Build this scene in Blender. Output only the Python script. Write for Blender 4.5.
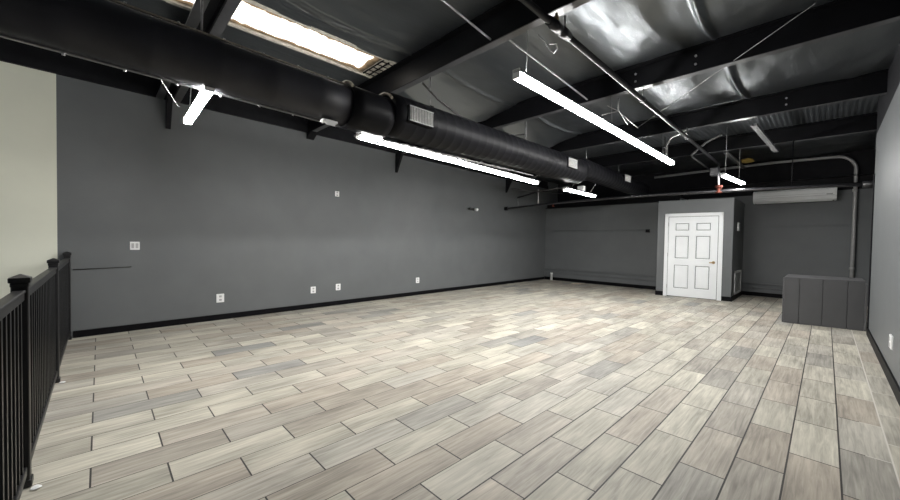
import bpy, bmesh, math, random
from mathutils import Vector, Matrix, noise

# ------------------------------------------------------------------ basics
for o in list(bpy.data.objects):
    bpy.data.objects.remove(o)
SC = bpy.context.scene
COL = SC.collection
K = 1.26                      # all coordinates below are in camera heights; K metres each
random.seed(7)

# ------------------------------------------------------------------ camera
F = 362.917
YAW, PIT, ROL = -0.803013, -0.0225996, 0.01670983
cy, sy = math.cos(YAW), math.sin(YAW)
cp, sp = math.cos(PIT), math.sin(PIT)
cr, sr = math.cos(ROL), math.sin(ROL)
fw = Vector((sy*cp, cy*cp, sp))
r0 = Vector((cy, -sy, 0))
u0 = r0.cross(fw)
rt = cr*r0 + sr*u0
up = -sr*r0 + cr*u0
cam = bpy.data.cameras.new('camera')
cam.sensor_width = 36.0
cam.sensor_fit = 'HORIZONTAL'
cam.lens = F/900*36
cam.clip_start = 0.02
co = bpy.data.objects.new('camera', cam)
COL.objects.link(co)
co.matrix_world = Matrix(((rt.x, up.x, -fw.x, 0), (rt.y, up.y, -fw.y, 0),
                          (rt.z, up.z, -fw.z, K), (0, 0, 0, 1)))
SC.camera = co

# ------------------------------------------------------------------ world, front fill, exposure
W = bpy.data.worlds.new('world')
SC.world = W
W.use_nodes = True
W.node_tree.nodes['Background'].inputs[0].default_value = (0.82, 0.90, 1.0, 1)
W.node_tree.nodes['Background'].inputs[1].default_value = 0.2
FRONT_FILL = 36.0
la = bpy.data.lights.new('front_fill_light', 'AREA')  # added fill lamp behind the camera, lifts the near floor and walls
la.shape = 'RECTANGLE'
la.size = 5.4*K
la.size_y = 2.1*K
la.energy = FRONT_FILL
la.color = (0.93, 0.97, 1.0)
lo = bpy.data.objects.new('front_fill_light', la)
COL.objects.link(lo)
lo.location = (-2.4*K, -3.3*K, 1.35*K)
lo.rotation_euler = (math.radians(90), 0, 0)
TUBE = 112.0
TUBE_SHORT = 235.0
TUBE_DOOR = 165.0
SKYLIGHT = 5.0
vs = SC.view_settings
vs.view_transform = 'Standard'
vs.look = 'None'
vs.exposure = -0.15
vs.gamma = 1.0
vs.use_curve_mapping = False

# ------------------------------------------------------------------ materials
def nt(name):
    m = bpy.data.materials.new(name)
    m.use_nodes = True
    t = m.node_tree
    return m, t, t.nodes['Principled BSDF']

def math_n(t, op, a, b=None, c=None):
    n = t.nodes.new('ShaderNodeMath')
    n.operation = op
    for i, v in enumerate((a, b, c)):
        if v is None:
            continue
        if isinstance(v, (int, float)):
            n.inputs[i].default_value = v
        else:
            t.links.new(v, n.inputs[i])
    return n.outputs[0]

def mat(name, col, rough=0.5, var=0.12, scale=6.0, bump=0.0, bscale=60.0, metal=0.0, spec=0.5, stretch=None):
    m, t, b = nt(name)
    tc = t.nodes.new('ShaderNodeNewGeometry')
    mp = t.nodes.new('ShaderNodeMapping')
    t.links.new(tc.outputs['Position'], mp.inputs[0])
    if stretch:
        mp.inputs['Scale'].default_value = stretch
    n = t.nodes.new('ShaderNodeTexNoise')
    n.inputs['Scale'].default_value = scale
    n.inputs['Detail'].default_value = 5
    t.links.new(mp.outputs[0], n.inputs['Vector'])
    r = t.nodes.new('ShaderNodeValToRGB')
    r.color_ramp.elements[0].position = 0.3
    r.color_ramp.elements[1].position = 0.7
    r.color_ramp.elements[0].color = (*[c*(1-var) for c in col], 1)
    r.color_ramp.elements[1].color = (*[min(1, c*(1+var)) for c in col], 1)
    t.links.new(n.outputs[0], r.inputs[0])
    t.links.new(r.outputs[0], b.inputs['Base Color'])
    b.inputs['Roughness'].default_value = rough
    b.inputs['Metallic'].default_value = metal
    b.inputs['Specular IOR Level'].default_value = spec
    if bump:
        n2 = t.nodes.new('ShaderNodeTexNoise')
        n2.inputs['Scale'].default_value = bscale
        n2.inputs['Detail'].default_value = 4
        t.links.new(mp.outputs[0], n2.inputs['Vector'])
        bp = t.nodes.new('ShaderNodeBump')
        bp.inputs['Strength'].default_value = bump
        bp.inputs['Distance'].default_value = 0.01
        t.links.new(n2.outputs[0], bp.inputs['Height'])
        t.links.new(bp.outputs[0], b.inputs['Normal'])
    return m

def emit(name, col, strength):
    m, t, b = nt(name)
    b.inputs['Base Color'].default_value = (0.9, 0.9, 0.88, 1)
    b.inputs['Emission Color'].default_value = (*col, 1)
    b.inputs['Emission Strength'].default_value = strength
    return m

M = {}
M['wall'] = mat('charcoal_wall_paint', (0.121, 0.128, 0.132), 0.47, 0.05, 2.5, 0.05, 90, spec=0.45)
M['wall_white'] = mat('cream_wall_paint', (0.74, 0.745, 0.635), 0.6, 0.03, 2.0, 0.1, 60)
M['black_paint'] = mat('black_ceiling_paint', (0.010, 0.010, 0.012), 0.45, 0.25, 5, 0.2, 50, spec=0.10)
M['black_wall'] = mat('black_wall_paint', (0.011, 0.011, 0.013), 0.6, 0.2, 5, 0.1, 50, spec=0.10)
M['beam'] = mat('black_painted_steel', (0.0035, 0.0035, 0.0045), 0.42, 0.25, 5, 0.1, 30, spec=0.15)
M['flange'] = mat('black_steel_flange_painted_lit', (0.05, 0.05, 0.054), 0.28, 0.3, 9, 0.08, 30, spec=0.9)  # same beam paint made paler and glossier, as if light caught the underside
M['duct'] = mat('black_duct_paint', (0.006, 0.006, 0.0075), 0.46, 0.3, 4, 0.08, 14, spec=0.10)
M['duct_near'] = mat('black_duct_jacket', (0.017, 0.017, 0.022), 0.5, 0.3, 4, 0.10, 9, spec=0.35)
M['tape_glint_edge'] = mat('tan_tape_and_glint_edge', (0.30, 0.26, 0.21), 0.5, 0.3, 30)
M['baseboard'] = mat('black_rubber_base', (0.004, 0.004, 0.005), 0.5, 0.2, 8, spec=0.1)
M['rail'] = mat('black_metal_railing', (0.008, 0.008, 0.009), 0.4, 0.2, 12, 0.05, 120)
M['cabinet'] = mat('grey_box_paint', (0.088, 0.088, 0.092), 0.5, 0.06, 4, 0.06, 120)
M['seam'] = mat('dark_panel_seam', (0.012, 0.012, 0.013), 0.7, 0.1)
M['white'] = mat('white_plastic', (0.80, 0.80, 0.80), 0.35, 0.02, 10)
M['door'] = mat('white_door_paint', (0.79, 0.81, 0.825), 0.4, 0.02, 6, 0.05, 80)
M['ac'] = mat('white_air_conditioner_plastic', (0.90, 0.91, 0.92), 0.3, 0.02, 6)
M['dark'] = mat('dark_slot', (0.02, 0.02, 0.02), 0.6, 0.1)
M['slot_grey'] = mat('grey_socket_plastic', (0.45, 0.45, 0.45), 0.4, 0.05)
M['brass'] = mat('aged_brass', (0.42, 0.31, 0.17), 0.35, 0.1, 20, metal=0.9)
M['steel'] = mat('galvanised_steel', (0.42, 0.42, 0.43), 0.38, 0.15, 25, metal=0.8)
M['conduit'] = mat('grey_painted_conduit', (0.36, 0.36, 0.36), 0.45, 0.1, 25, metal=0.1)
M['steel_dark'] = mat('dull_grey_conduit', (0.20, 0.20, 0.205), 0.4, 0.2, 25, metal=0.5)
M['pipe'] = mat('black_pipe_paint', (0.014, 0.014, 0.016), 0.3, 0.3, 20, 0.1, 60)
M['red'] = mat('red_valve_paint', (0.06, 0.018, 0.013), 0.8, 0.2, 20, spec=0.1)
M['wire'] = mat('pale_wire', (0.45, 0.45, 0.45), 0.5, 0.1)
M['wire_black'] = mat('black_cable', (0.012, 0.012, 0.012), 0.5, 0.1)
M['grille'] = mat('pale_grille_metal', (0.40, 0.40, 0.39), 0.4, 0.15, 40)
M['fixture'] = mat('black_fixture_housing', (0.02, 0.02, 0.02), 0.4, 0.1)
M['fixture_white'] = mat('white_fixture_housing', (0.7, 0.7, 0.7), 0.4, 0.03)
M['foam'] = mat('yellow_insulation_foam', (0.55, 0.38, 0.10), 0.9, 0.3, 40)
M['paper'] = mat('beige_scrap', (0.55, 0.47, 0.38), 0.8, 0.1, 20)
M['skyframe'] = mat('weathered_white_frame', (0.60, 0.57, 0.50), 0.5, 0.25, 14)
M['tube'] = emit('lit_diffuser', (1.0, 0.99, 0.965), TUBE)
M['tube_door'] = emit('lit_diffuser_by_the_closet', (1.0, 0.99, 0.965), TUBE_DOOR)
M['tube_back'] = emit('lit_diffuser_of_short_lights', (1.0, 0.99, 0.965), TUBE_SHORT)
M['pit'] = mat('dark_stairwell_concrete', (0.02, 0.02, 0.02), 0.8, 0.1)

def skylight_mat():
    m, t, b = nt('dirty_translucent_skylight')
    g = t.nodes.new('ShaderNodeNewGeometry')
    sx = t.nodes.new('ShaderNodeSeparateXYZ')
    t.links.new(g.outputs['Position'], sx.inputs[0])
    X = math_n(t, 'DIVIDE', sx.outputs[0], K)
    Y = math_n(t, 'DIVIDE', sx.outputs[1], K)
    n = t.nodes.new('ShaderNodeTexNoise')
    n.inputs['Scale'].default_value = 9
    n.inputs['Detail'].default_value = 6
    t.links.new(g.outputs['Position'], n.inputs['Vector'])
    nz = math_n(t, 'MULTIPLY', math_n(t, 'SUBTRACT', n.outputs[0], 0.5), 0.10)
    # dirt gathers along the rim of the sheet
    dx = math_n(t, 'SUBTRACT', 0.205, math_n(t, 'ABSOLUTE', math_n(t, 'SUBTRACT', X, -3.175)))
    dy = math_n(t, 'SUBTRACT', 1.94, Y)
    d = math_n(t, 'ADD', math_n(t, 'MINIMUM', dx, dy), nz)
    r = t.nodes.new('ShaderNodeValToRGB')
    e = r.color_ramp.elements
    e[0].position = 0.0
    e[0].color = (0.010, 0.007, 0.004, 1)
    e[1].position = 0.085
    e[1].color = (1.0, 0.95, 0.86, 1)
    x = r.color_ramp.elements.new(0.05)
    x.color = (0.07, 0.048, 0.027, 1)
    t.links.new(d, r.inputs[0])
    t.links.new(r.outputs[0], b.inputs['Emission Color'])
    t.links.new(r.outputs[0], b.inputs['Base Color'])
    b.inputs['Emission Strength'].default_value = SKYLIGHT
    return m
M['skylight'] = skylight_mat()

def floor_mat():
    m, t, b = nt('grey_wood_look_plank_tile')
    L = t.links.new
    g = t.nodes.new('ShaderNodeNewGeometry')
    s = t.nodes.new('ShaderNodeSeparateXYZ')
    L(g.outputs['Position'], s.inputs[0])
    X = math_n(t, 'DIVIDE', s.outputs[0], K)
    Y = math_n(t, 'DIVIDE', s.outputs[1], K)
    PW, PL = 0.1728, 0.4895
    u = math_n(t, 'DIVIDE', math_n(t, 'ADD', X, 0.100), PW)
    c = math_n(t, 'FLOOR', u)
    fu = math_n(t, 'SUBTRACT', u, c)
    par = math_n(t, 'FLOORED_MODULO', c, 2.0)
    off = math_n(t, 'ADD', 0.458, math_n(t, 'MULTIPLY', par, -0.245))
    v = math_n(t, 'DIVIDE', math_n(t, 'SUBTRACT', Y, off), PL)
    rw = math_n(t, 'FLOOR', v)
    fv = math_n(t, 'SUBTRACT', v, rw)
    cid = t.nodes.new('ShaderNodeCombineXYZ')
    L(c, cid.inputs[0]); L(rw, cid.inputs[1])
    wn = t.nodes.new('ShaderNodeTexWhiteNoise')
    wn.noise_dimensions = '3D'
    L(cid.outputs[0], wn.inputs['Vector'])
    ramp = t.nodes.new('ShaderNodeValToRGB')
    e = ramp.color_ramp.elements
    pal = [(0.0, (0.235, 0.235, 0.225)), (0.05, (0.31, 0.295, 0.262)), (0.22, (0.345, 0.308, 0.258)), (0.36, (0.395, 0.355, 0.30)),
           (0.5, (0.385, 0.365, 0.32)), (0.75, (0.405, 0.382, 0.322)), (1.0, (0.475, 0.45, 0.38))]
    e[0].position, e[0].color = pal[0][0], (*pal[0][1], 1)
    e[1].position, e[1].color = pal[-1][0], (*pal[-1][1], 1)
    for p, col in pal[1:-1]:
        k = e.new(p); k.color = (*col, 1)
    L(wn.outputs['Value'], ramp.inputs[0])
    # grain stretched along each plank, shifted per plank
    sh = t.nodes.new('ShaderNodeVectorMath'); sh.operation = 'SCALE'
    L(wn.outputs['Color'], sh.inputs[0]); sh.inputs['Scale'].default_value = 40
    gv = t.nodes.new('ShaderNodeCombineXYZ')
    L(math_n(t, 'MULTIPLY', X, 62.0), gv.inputs[0]); L(math_n(t, 'MULTIPLY', Y, 3.6), gv.inputs[1])
    ad = t.nodes.new('ShaderNodeVectorMath'); ad.operation = 'ADD'
    L(gv.outputs[0], ad.inputs[0]); L(sh.outputs[0], ad.inputs[1])
    n1 = t.nodes.new('ShaderNodeTexNoise')
    n1.inputs['Scale'].default_value = 1.0; n1.inputs['Detail'].default_value = 7
    n1.inputs['Roughness'].default_value = 0.65; n1.inputs['Distortion'].default_value = 0.6
    L(ad.outputs[0], n1.inputs['Vector'])
    gv2 = t.nodes.new('ShaderNodeCombineXYZ')
    L(math_n(t, 'MULTIPLY', X, 7.0), gv2.inputs[0]); L(math_n(t, 'MULTIPLY', Y, 2.0), gv2.inputs[1])
    ad2 = t.nodes.new('ShaderNodeVectorMath'); ad2.operation = 'ADD'
    L(gv2.outputs[0], ad2.inputs[0]); L(sh.outputs[0], ad2.inputs[1])
    n2 = t.nodes.new('ShaderNodeTexNoise')
    n2.inputs['Scale'].default_value = 1.0; n2.inputs['Detail'].default_value = 3
    L(ad2.outputs[0], n2.inputs['Vector'])
    k1 = math_n(t, 'MULTIPLY', math_n(t, 'SUBTRACT', n1.outputs[0], 0.5), 1.5)
    k2 = math_n(t, 'MULTIPLY', math_n(t, 'SUBTRACT', n2.outputs[0], 0.5), 1.15)
    kk = math_n(t, 'ADD', math_n(t, 'ADD', k1, k2), 1.0)
    vm = t.nodes.new('ShaderNodeVectorMath'); vm.operation = 'SCALE'
    L(ramp.outputs[0], vm.inputs[0]); L(kk, vm.inputs['Scale'])
    # grout
    du = math_n(t, 'MULTIPLY', math_n(t, 'MINIMUM', fu, math_n(t, 'SUBTRACT', 1.0, fu)), PW)
    dv = math_n(t, 'MULTIPLY', math_n(t, 'MINIMUM', fv, math_n(t, 'SUBTRACT', 1.0, fv)), PL)
    gw = math_n(t, 'ADD', 0.0019, math_n(t, 'MULTIPLY', math_n(t, 'GREATER_THAN', X, -1.1), 0.0014))
    mu = math_n(t, 'LESS_THAN', du, gw)
    mv = math_n(t, 'LESS_THAN', dv, 0.0032)
    gm = math_n(t, 'MAXIMUM', mu, mv)
    gl = math_n(t, 'GREATER_THAN', X, 0.16)
    gc = t.nodes.new('ShaderNodeMix'); gc.data_type = 'RGBA'
    L(gl, gc.inputs['Factor'])
    gc.inputs[6].default_value = (0.035, 0.032, 0.030, 1)
    gc.inputs[7].default_value = (0.60, 0.57, 0.52, 1)
    mx = t.nodes.new('ShaderNodeMix'); mx.data_type = 'RGBA'
    L(gm, mx.inputs['Factor']); L(vm.outputs[0], mx.inputs[6]); L(gc.outputs[2], mx.inputs[7])
    L(mx.outputs[2], b.inputs['Base Color'])
    b.inputs['Roughness'].default_value = 0.55
    b.inputs['Specular IOR Level'].default_value = 0.3
    h = math_n(t, 'ADD', math_n(t, 'MULTIPLY', gm, -1.0), math_n(t, 'MULTIPLY', n1.outputs[0], 0.25))
    bp = t.nodes.new('ShaderNodeBump')
    bp.inputs['Strength'].default_value = 0.25; bp.inputs['Distance'].default_value = 0.004
    L(h, bp.inputs['Height']); L(bp.outputs[0], b.inputs['Normal'])
    return m
M['floor'] = floor_mat()

def vinyl_mat():
    m, t, b = nt('black_vinyl_insulation_facing')
    L = t.links.new
    g = t.nodes.new('ShaderNodeNewGeometry')
    mp = t.nodes.new('ShaderNodeMapping')
    mp.inputs['Scale'].default_value = (3.6, 0.6, 1)
    mp.inputs['Rotation'].default_value = (0, 0, 0.5)
    L(g.outputs['Position'], mp.inputs[0])
    n = t.nodes.new('ShaderNodeTexNoise')
    n.inputs['Scale'].default_value = 2.6; n.inputs['Detail'].default_value = 7
    n.inputs['Roughness'].default_value = 0.6; n.inputs['Distortion'].default_value = 0.7
    L(mp.outputs[0], n.inputs['Vector'])
    bp = t.nodes.new('ShaderNodeBump')
    bp.inputs['Strength'].default_value = 0.14; bp.inputs['Distance'].default_value = 0.05
    L(n.outputs[0], bp.inputs['Height']); L(bp.outputs[0], b.inputs['Normal'])
    r = t.nodes.new('ShaderNodeMapRange')
    r.inputs[3].default_value = 0.28; r.inputs[4].default_value = 0.42
    L(n.outputs[0], r.inputs[0]); L(r.outputs[0], b.inputs['Roughness'])
    b.inputs['Base Color'].default_value = (0.012, 0.013, 0.015, 1)
    b.inputs['Specular IOR Level'].default_value = 1.0
    b.inputs['IOR'].default_value = 1.8
    b.inputs['Specular Tint'].default_value = (0.88, 0.95, 1.0, 1)
    return m
M['vinyl'] = vinyl_mat()

# ------------------------------------------------------------------ mesh helpers
def V(p):
    return Vector(p)

class MB:
    def __init__(s):
        s.bm = bmesh.new()
        s.mats = []
        s.cur = 0
    def use(s, m):
        if m not in s.mats:
            s.mats.append(m)
        s.cur = s.mats.index(m)
        return s
    def face(s, vs):
        try:
            f = s.bm.faces.new(vs)
            f.material_index = s.cur
            return f
        except ValueError:
            return None
    def hexa(s, p):                      # 8 points: bottom ring 0-3, top ring 4-7
        v = [s.bm.verts.new(q) for q in p]
        for i in ((3, 2, 1, 0), (4, 5, 6, 7), (0, 1, 5, 4), (1, 2, 6, 5), (2, 3, 7, 6), (3, 0, 4, 7)):
            s.face([v[k] for k in i])
        return s
    def box(s, a, b):
        x0, y0, z0 = [min(a[i], b[i]) for i in range(3)]
        x1, y1, z1 = [max(a[i], b[i]) for i in range(3)]
        return s.hexa([(x0, y0, z0), (x1, y0, z0), (x1, y1, z0), (x0, y1, z0),
                       (x0, y0, z1), (x1, y0, z1), (x1, y1, z1), (x0, y1, z1)])
    def bar(s, a, b, w, h, upv=(0, 0, 1)):
        a, b = V(a), V(b)
        d = (b-a).normalized()
        side = d.cross(V(upv))
        if side.length < 1e-4:
            side = d.cross(V((1, 0, 0)))
        side.normalize()
        u = side.cross(d).normalized()
        q = [(-w/2, -h/2), (w/2, -h/2), (w/2, h/2), (-w/2, h/2)]
        return s.hexa([a+side*i+u*j for i, j in q]+[b+side*i+u*j for i, j in q])
    def prism(s, poly, a, b, ux, uy):    # polygon in (ux,uy) swept from a to b
        a, b, ux, uy = V(a), V(b), V(ux), V(uy)
        p0 = [s.bm.verts.new(a+ux*x+uy*y) for x, y in poly]
        p1 = [s.bm.verts.new(b+ux*x+uy*y) for x, y in poly]
        n = len(poly)
        s.face(p0[::-1]); s.face(p1)
        for i in range(n):
            s.face([p0[i], p0[(i+1) % n], p1[(i+1) % n], p1[i]])
        return s
    def tube(s, pts, r, n=10, cap=True):
        pts = [V(p) for p in pts]
        rs = r if isinstance(r, (list, tuple)) else [r]*len(pts)
        rings = []
        ref = None
        for i, p in enumerate(pts):
            d = (pts[min(i+1, len(pts)-1)]-pts[max(i-1, 0)]).normalized()
            if ref is None:
                ref = V((0, 0, 1)) if abs(d.z) < 0.9 else V((1, 0, 0))
            sd = d.cross(ref).normalized()
            u = sd.cross(d).normalized()
            ref = u
            rings.append([s.bm.verts.new(p+(sd*math.cos(2*math.pi*k/n)+u*math.sin(2*math.pi*k/n))*rs[i]) for k in range(n)])
        for a, b in zip(rings, rings[1:]):
            for k in range(n):
                f = s.face([a[k], a[(k+1) % n], b[(k+1) % n], b[k]])
                if f: f.smooth = True
        if cap:
            s.face(rings[0][::-1]); s.face(rings[-1])
        return s
    def build(s, name, m=None, root=None, bevel=0.0, seg=2, label=None):
        base = V(root.get('_b')) if root is not None else V((0, 0, 0))
        if m is not None:
            s.mats = [m] if not s.mats else s.mats
        if root is None:
            # a thing of one mesh: origin at the middle of its base
            vs = [v.co for v in s.bm.verts]
            base = V(((min(v.x for v in vs)+max(v.x for v in vs))/2,
                      (min(v.y for v in vs)+max(v.y for v in vs))/2, min(v.z for v in vs)))
        for v in s.bm.verts:
            v.co = (v.co-base)*K
        bmesh.ops.recalc_face_normals(s.bm, faces=s.bm.faces[:])
        me = bpy.data.meshes.new(name)
        s.bm.to_mesh(me)
        s.bm.free()
        for q in s.mats:
            me.materials.append(q)
        o = bpy.data.objects.new(name, me)
        COL.objects.link(o)
        if root is None:
            o.location = base*K
        else:
            o.parent = root
        o['_b'] = tuple(base)
        if label:
            o['label'] = label
        if bevel:
            bv = o.modifiers.new('bevel', 'BEVEL')
            bv.width = bevel*K; bv.segments = seg; bv.limit_method = 'ANGLE'
        return o

def thing(name, label, cat, loc, group=None, kind=None):
    o = bpy.data.objects.new(name, None)
    COL.objects.link(o)
    o.empty_display_size = 0.05
    o.location = V(loc)*K
    o['_b'] = tuple(loc)
    o['label'] = label; o['category'] = cat
    if group: o['group'] = group
    if kind: o['kind'] = kind
    return o

def tag(o, label, cat, group=None):
    o['label'] = label; o['category'] = cat
    if group: o['group'] = group
    return o

def struct(mb, name, m=None, label=None, cat=None, bevel=0.0):
    o = mb.build(name, m, None, bevel)
    o['kind'] = 'structure'
    if label: o['label'] = label
    if cat: o['category'] = cat
    return o

def sub(parent, mb, name, m, bevel=0.0, label=None):      # child of a part: same frame as its parent
    return mb.build(name, m, parent, bevel, label=label)

def arc(c, r, a0, a1, n, ax, ay):
    c, ax, ay = V(c), V(ax), V(ay)
    return [c+ax*(r*math.cos(a0+(a1-a0)*i/n))+ay*(r*math.sin(a0+(a1-a0)*i/n)) for i in range(n+1)]

# ------------------------------------------------------------------ setting
def lw(y):                               # left wall leans a little off the tile grid
    return -5.085-0.041*y
RX = 0.365
ZT = 2.78
YB_L, YB_R = 8.95, 9.62

b = MB()
b.box((-5.9, -0.26, -0.10), (1.0, 10.2, 0.0))
b.box((-0.70, -3.6, -0.10), (1.0, -0.26, 0.0))
b.box((-5.9, -3.6, -0.10), (-0.70, -1.9, 0.0))
struct(b, 'floor', M['floor'], 'wood look plank tile floor in half bond with dark grout', 'floor')

b = MB()
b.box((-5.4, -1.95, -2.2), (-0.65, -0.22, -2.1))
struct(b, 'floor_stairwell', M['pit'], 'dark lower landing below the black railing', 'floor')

def lwall(b, y0, y1, z0, z1, t=0.12, inset=0.0):
    b.hexa([(lw(y0)-t, y0, z0), (lw(y0)+inset, y0, z0), (lw(y1)+inset, y1, z0), (lw(y1)-t, y1, z0),
            (lw(y0)-t, y0, z1), (lw(y0)+inset, y0, z1), (lw(y1)+inset, y1, z1), (lw(y1)-t, y1, z1)])
b = MB()
b.use(M['wall']); lwall(b, -0.29, 9.9, -0.1, ZT+0.1)
b.use(M['wall_white']); lwall(b, -3.6, -0.29, -2.2, ZT+0.1)
struct(b, 'wall_left', None, 'long charcoal left wall that turns cream beyond the railing', 'wall')
b = MB(); lwall(b, -3.6, 9.0, 2.515, 2.60, 0.0, 0.035); lwall(b, -3.6, 9.0, 2.60, ZT, 0.0, 0.012)
struct(b, 'trim_1', M['black_wall'], 'black painted strip along the top of the left wall', 'trim')
b = MB(); lwall(b, -0.19, 8.93, 0.0, 0.068, 0.0, 0.012)
struct(b, 'baseboard_left', M['baseboard'], 'black base strip along the left wall', 'baseboard', 0.003)

b = MB()
b.use(M['wall']); b.box((-5.7, YB_L, -0.1), (-2.2, YB_L+0.12, 1.965))
b.box((-2.2, YB_R, -0.1), (0.75, YB_R+0.12, 2.05))
b.box((-2.32, YB_L+0.12, -0.1), (-2.2, YB_R, 1.965))
b.box((-5.7, YB_L+0.12, 1.94), (-2.2, YB_R, 2.03))
b.use(M['black_wall']); b.box((-5.7, YB_R, 1.98), (-2.2, YB_R+0.12, ZT+0.1))
b.box((-2.2, YB_R, 2.05), (0.75, YB_R+0.12, ZT+0.1))
struct(b, 'wall_back', None, 'charcoal back wall with black upper part', 'wall')
b = MB(); b.box((-5.44, YB_L-0.012, 0), (-2.3, YB_L, 0.08)); b.box((-1.2, YB_R-0.012, 0), (0.36, YB_R, 0.08))
struct(b, 'baseboard_back', M['baseboard'], 'black base strip along the back wall', 'baseboard')
# painted-over ledges and grooves across the back wall
b = MB()
b.box((-5.45, YB_L-0.022, 1.325), (-2.4, YB_L, 1.337)); b.box((-5.45, YB_L-0.035, 0.295), (-2.4, YB_L, 0.315))
b.box((-5.45, YB_L-0.028, 0.20), (-2.4, YB_L, 0.212))
b.box((-1.2, YB_R-0.024, 1.410), (0.40, YB_R, 1.423)); b.box((-1.2, YB_R-0.035, 0.245), (0.36, YB_R, 0.265))
b.box((-1.2, YB_R-0.028, 0.165), (0.36, YB_R, 0.178)); b.box((-0.85, YB_R-0.006, 0.665), (-0.70, YB_R, 0.672))
struct(b, 'trim_2', M['wall'], 'painted ledges running across the back wall', 'trim')

b = MB()
b.use(M['wall']); b.box((RX, -3.6, -0.1), (RX+0.14, 6.42, 2.31))
b.box((0.62, 6.42, -0.1), (0.75, 9.80, 2.30)); b.box((RX+0.14, 6.30, -0.1), (0.75, 6.42, 2.31))
b.use(M['black_wall']); b.box((RX, -3.6, 2.31), (RX+0.14, 6.42, ZT+0.1))
b.box((0.62, 6.42, 2.30), (0.75, 9.80, ZT+0.1)); b.box((RX+0.14, 6.30, 2.31), (0.75, 6.42, ZT+0.1))
struct(b, 'wall_right', None, 'charcoal right wall with black top', 'wall')
b = MB(); b.box((RX-0.012, -3.5, 0), (RX, 6.42, 0.085))
struct(b, 'baseboard_right', M['baseboard'], 'black base strip along the right wall', 'baseboard')
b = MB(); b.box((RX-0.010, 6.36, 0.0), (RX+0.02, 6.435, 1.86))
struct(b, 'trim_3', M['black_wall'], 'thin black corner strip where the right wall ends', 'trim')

# closet block beside the back wall
b = MB()
b.hexa([(-2.372, 8.101, 0), (-1.174, 8.242, 0), (-1.197, 9.65, 0), (-2.372, 9.65, 0),
        (-2.372, 8.101, 1.885), (-1.174, 8.242, 1.885), (-1.197, 9.65, 1.885), (-2.372, 9.65, 1.885)])
struct(b, 'wall_closet', M['wall'], 'charcoal closet block standing out from the back wall', 'wall', 0.004)
b = MB()
b.bar((-2.380, 8.094, 0.042), (-2.242, 8.110, 0.042), 0.014, 0.084)
b.bar((-1.316, 8.219, 0.042), (-1.167, 8.236, 0.042), 0.014, 0.084)
b.bar((-1.167, 8.229, 0.042), (-1.190, 9.61, 0.042), 0.014, 0.084)
struct(b, 'baseboard_closet', M['baseboard'], 'black base strip around the closet', 'baseboard')

# front end behind the camera: wall with a wide opening for daylight
b = MB()
b.box((-5.4, -3.6, -0.1), (0.6, -3.5, 0.35)); b.box((-5.4, -3.6, 2.45), (0.6, -3.5, ZT+0.1))
b.box((-5.4, -3.6, 0.35), (-5.15, -3.5, 2.45)); b.box((0.3, -3.6, 0.35), (0.6, -3.5, 2.45))
struct(b, 'wall_front', M['wall_white'], 'pale front wall with a wide window opening', 'wall')

# ------------------------------------------------------------------ roof: vinyl faced insulation between beams
BY = [-1.10, 0.55, 2.2, 3.8, 5.53, 7.15, 8.82]        # far edge of each beam's bottom flange
def roof_z(x, y):
    z = 2.725
    for i in range(len(BY)-1):
        a, c = BY[i]-0.05, BY[i+1]-0.05
        if a <= y <= c:
            s = (y-a)/(c-a)
            if x > -2.75 or i > 1:
                z -= 0.045*math.sin(math.pi*s)
            if i == 4:                   # bare ribbed deck shows in this bay
                z += 0.045*math.sin(math.pi*s)-0.010+0.0055*math.sin(x*2*math.pi/0.052)
                return z
            if i in (2, 3):              # added droop, tilts the facing to mirror the lamp under the duct
                z -= max(0.0, min(0.62*(-2.72-x), 0.34*(x+3.85)))*math.sin(math.pi*s)**0.5
            for k, sx in enumerate((-4.75, -2.68, -0.65)):
                q = sx+0.04*math.sin(3*s+i)
                d = (x-q)
                z -= (0.045*math.exp(-(d/0.020)**2)+0.010*math.exp(-(d/0.16)**2))*math.sin(math.pi*s)**0.6
            break
    nz = noise.fractal(Vector((x*2.1+y*0.7, y*1.1-x*0.4, 3.3)), 1.0, 2.0, 4)
    st = noise.noise(Vector((x*7+y*2.5, y*1.4-x*1.0, 9.1)))
    return z+0.020*nz+0.004*st
b = MB()
NX, NY = 420, 260
x0, x1, y0, y1 = -5.75, 0.75, -3.6, 9.8
rows = []
for j in range(NY+1):
    y = y0+(y1-y0)*j/NY
    rows.append([b.bm.verts.new((x0+(x1-x0)*i/NX, y, roof_z(x0+(x1-x0)*i/NX, y))) for i in range(NX+1)])
for j in range(NY):
    for i in range(NX):
        c = (rows[j][i].co+rows[j+1][i+1].co)/2
        if -3.40 < c.x < -2.945 and -1.8 < c.y < 2.09:
            continue                     # opening under the skylight
        f = b.face([rows[j][i], rows[j][i+1], rows[j+1][i+1], rows[j+1][i]]); f.smooth = True
struct(b, 'ceiling', M['vinyl'], 'black vinyl faced roof insulation sagging between beams', 'ceiling')
b = MB(); b.box((-5.9, -3.7, 2.86), (0.9, 9.95, 2.92))
struct(b, 'ceiling_roof_deck', M['black_paint'], 'black roof deck over the insulation', 'ceiling')

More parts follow.
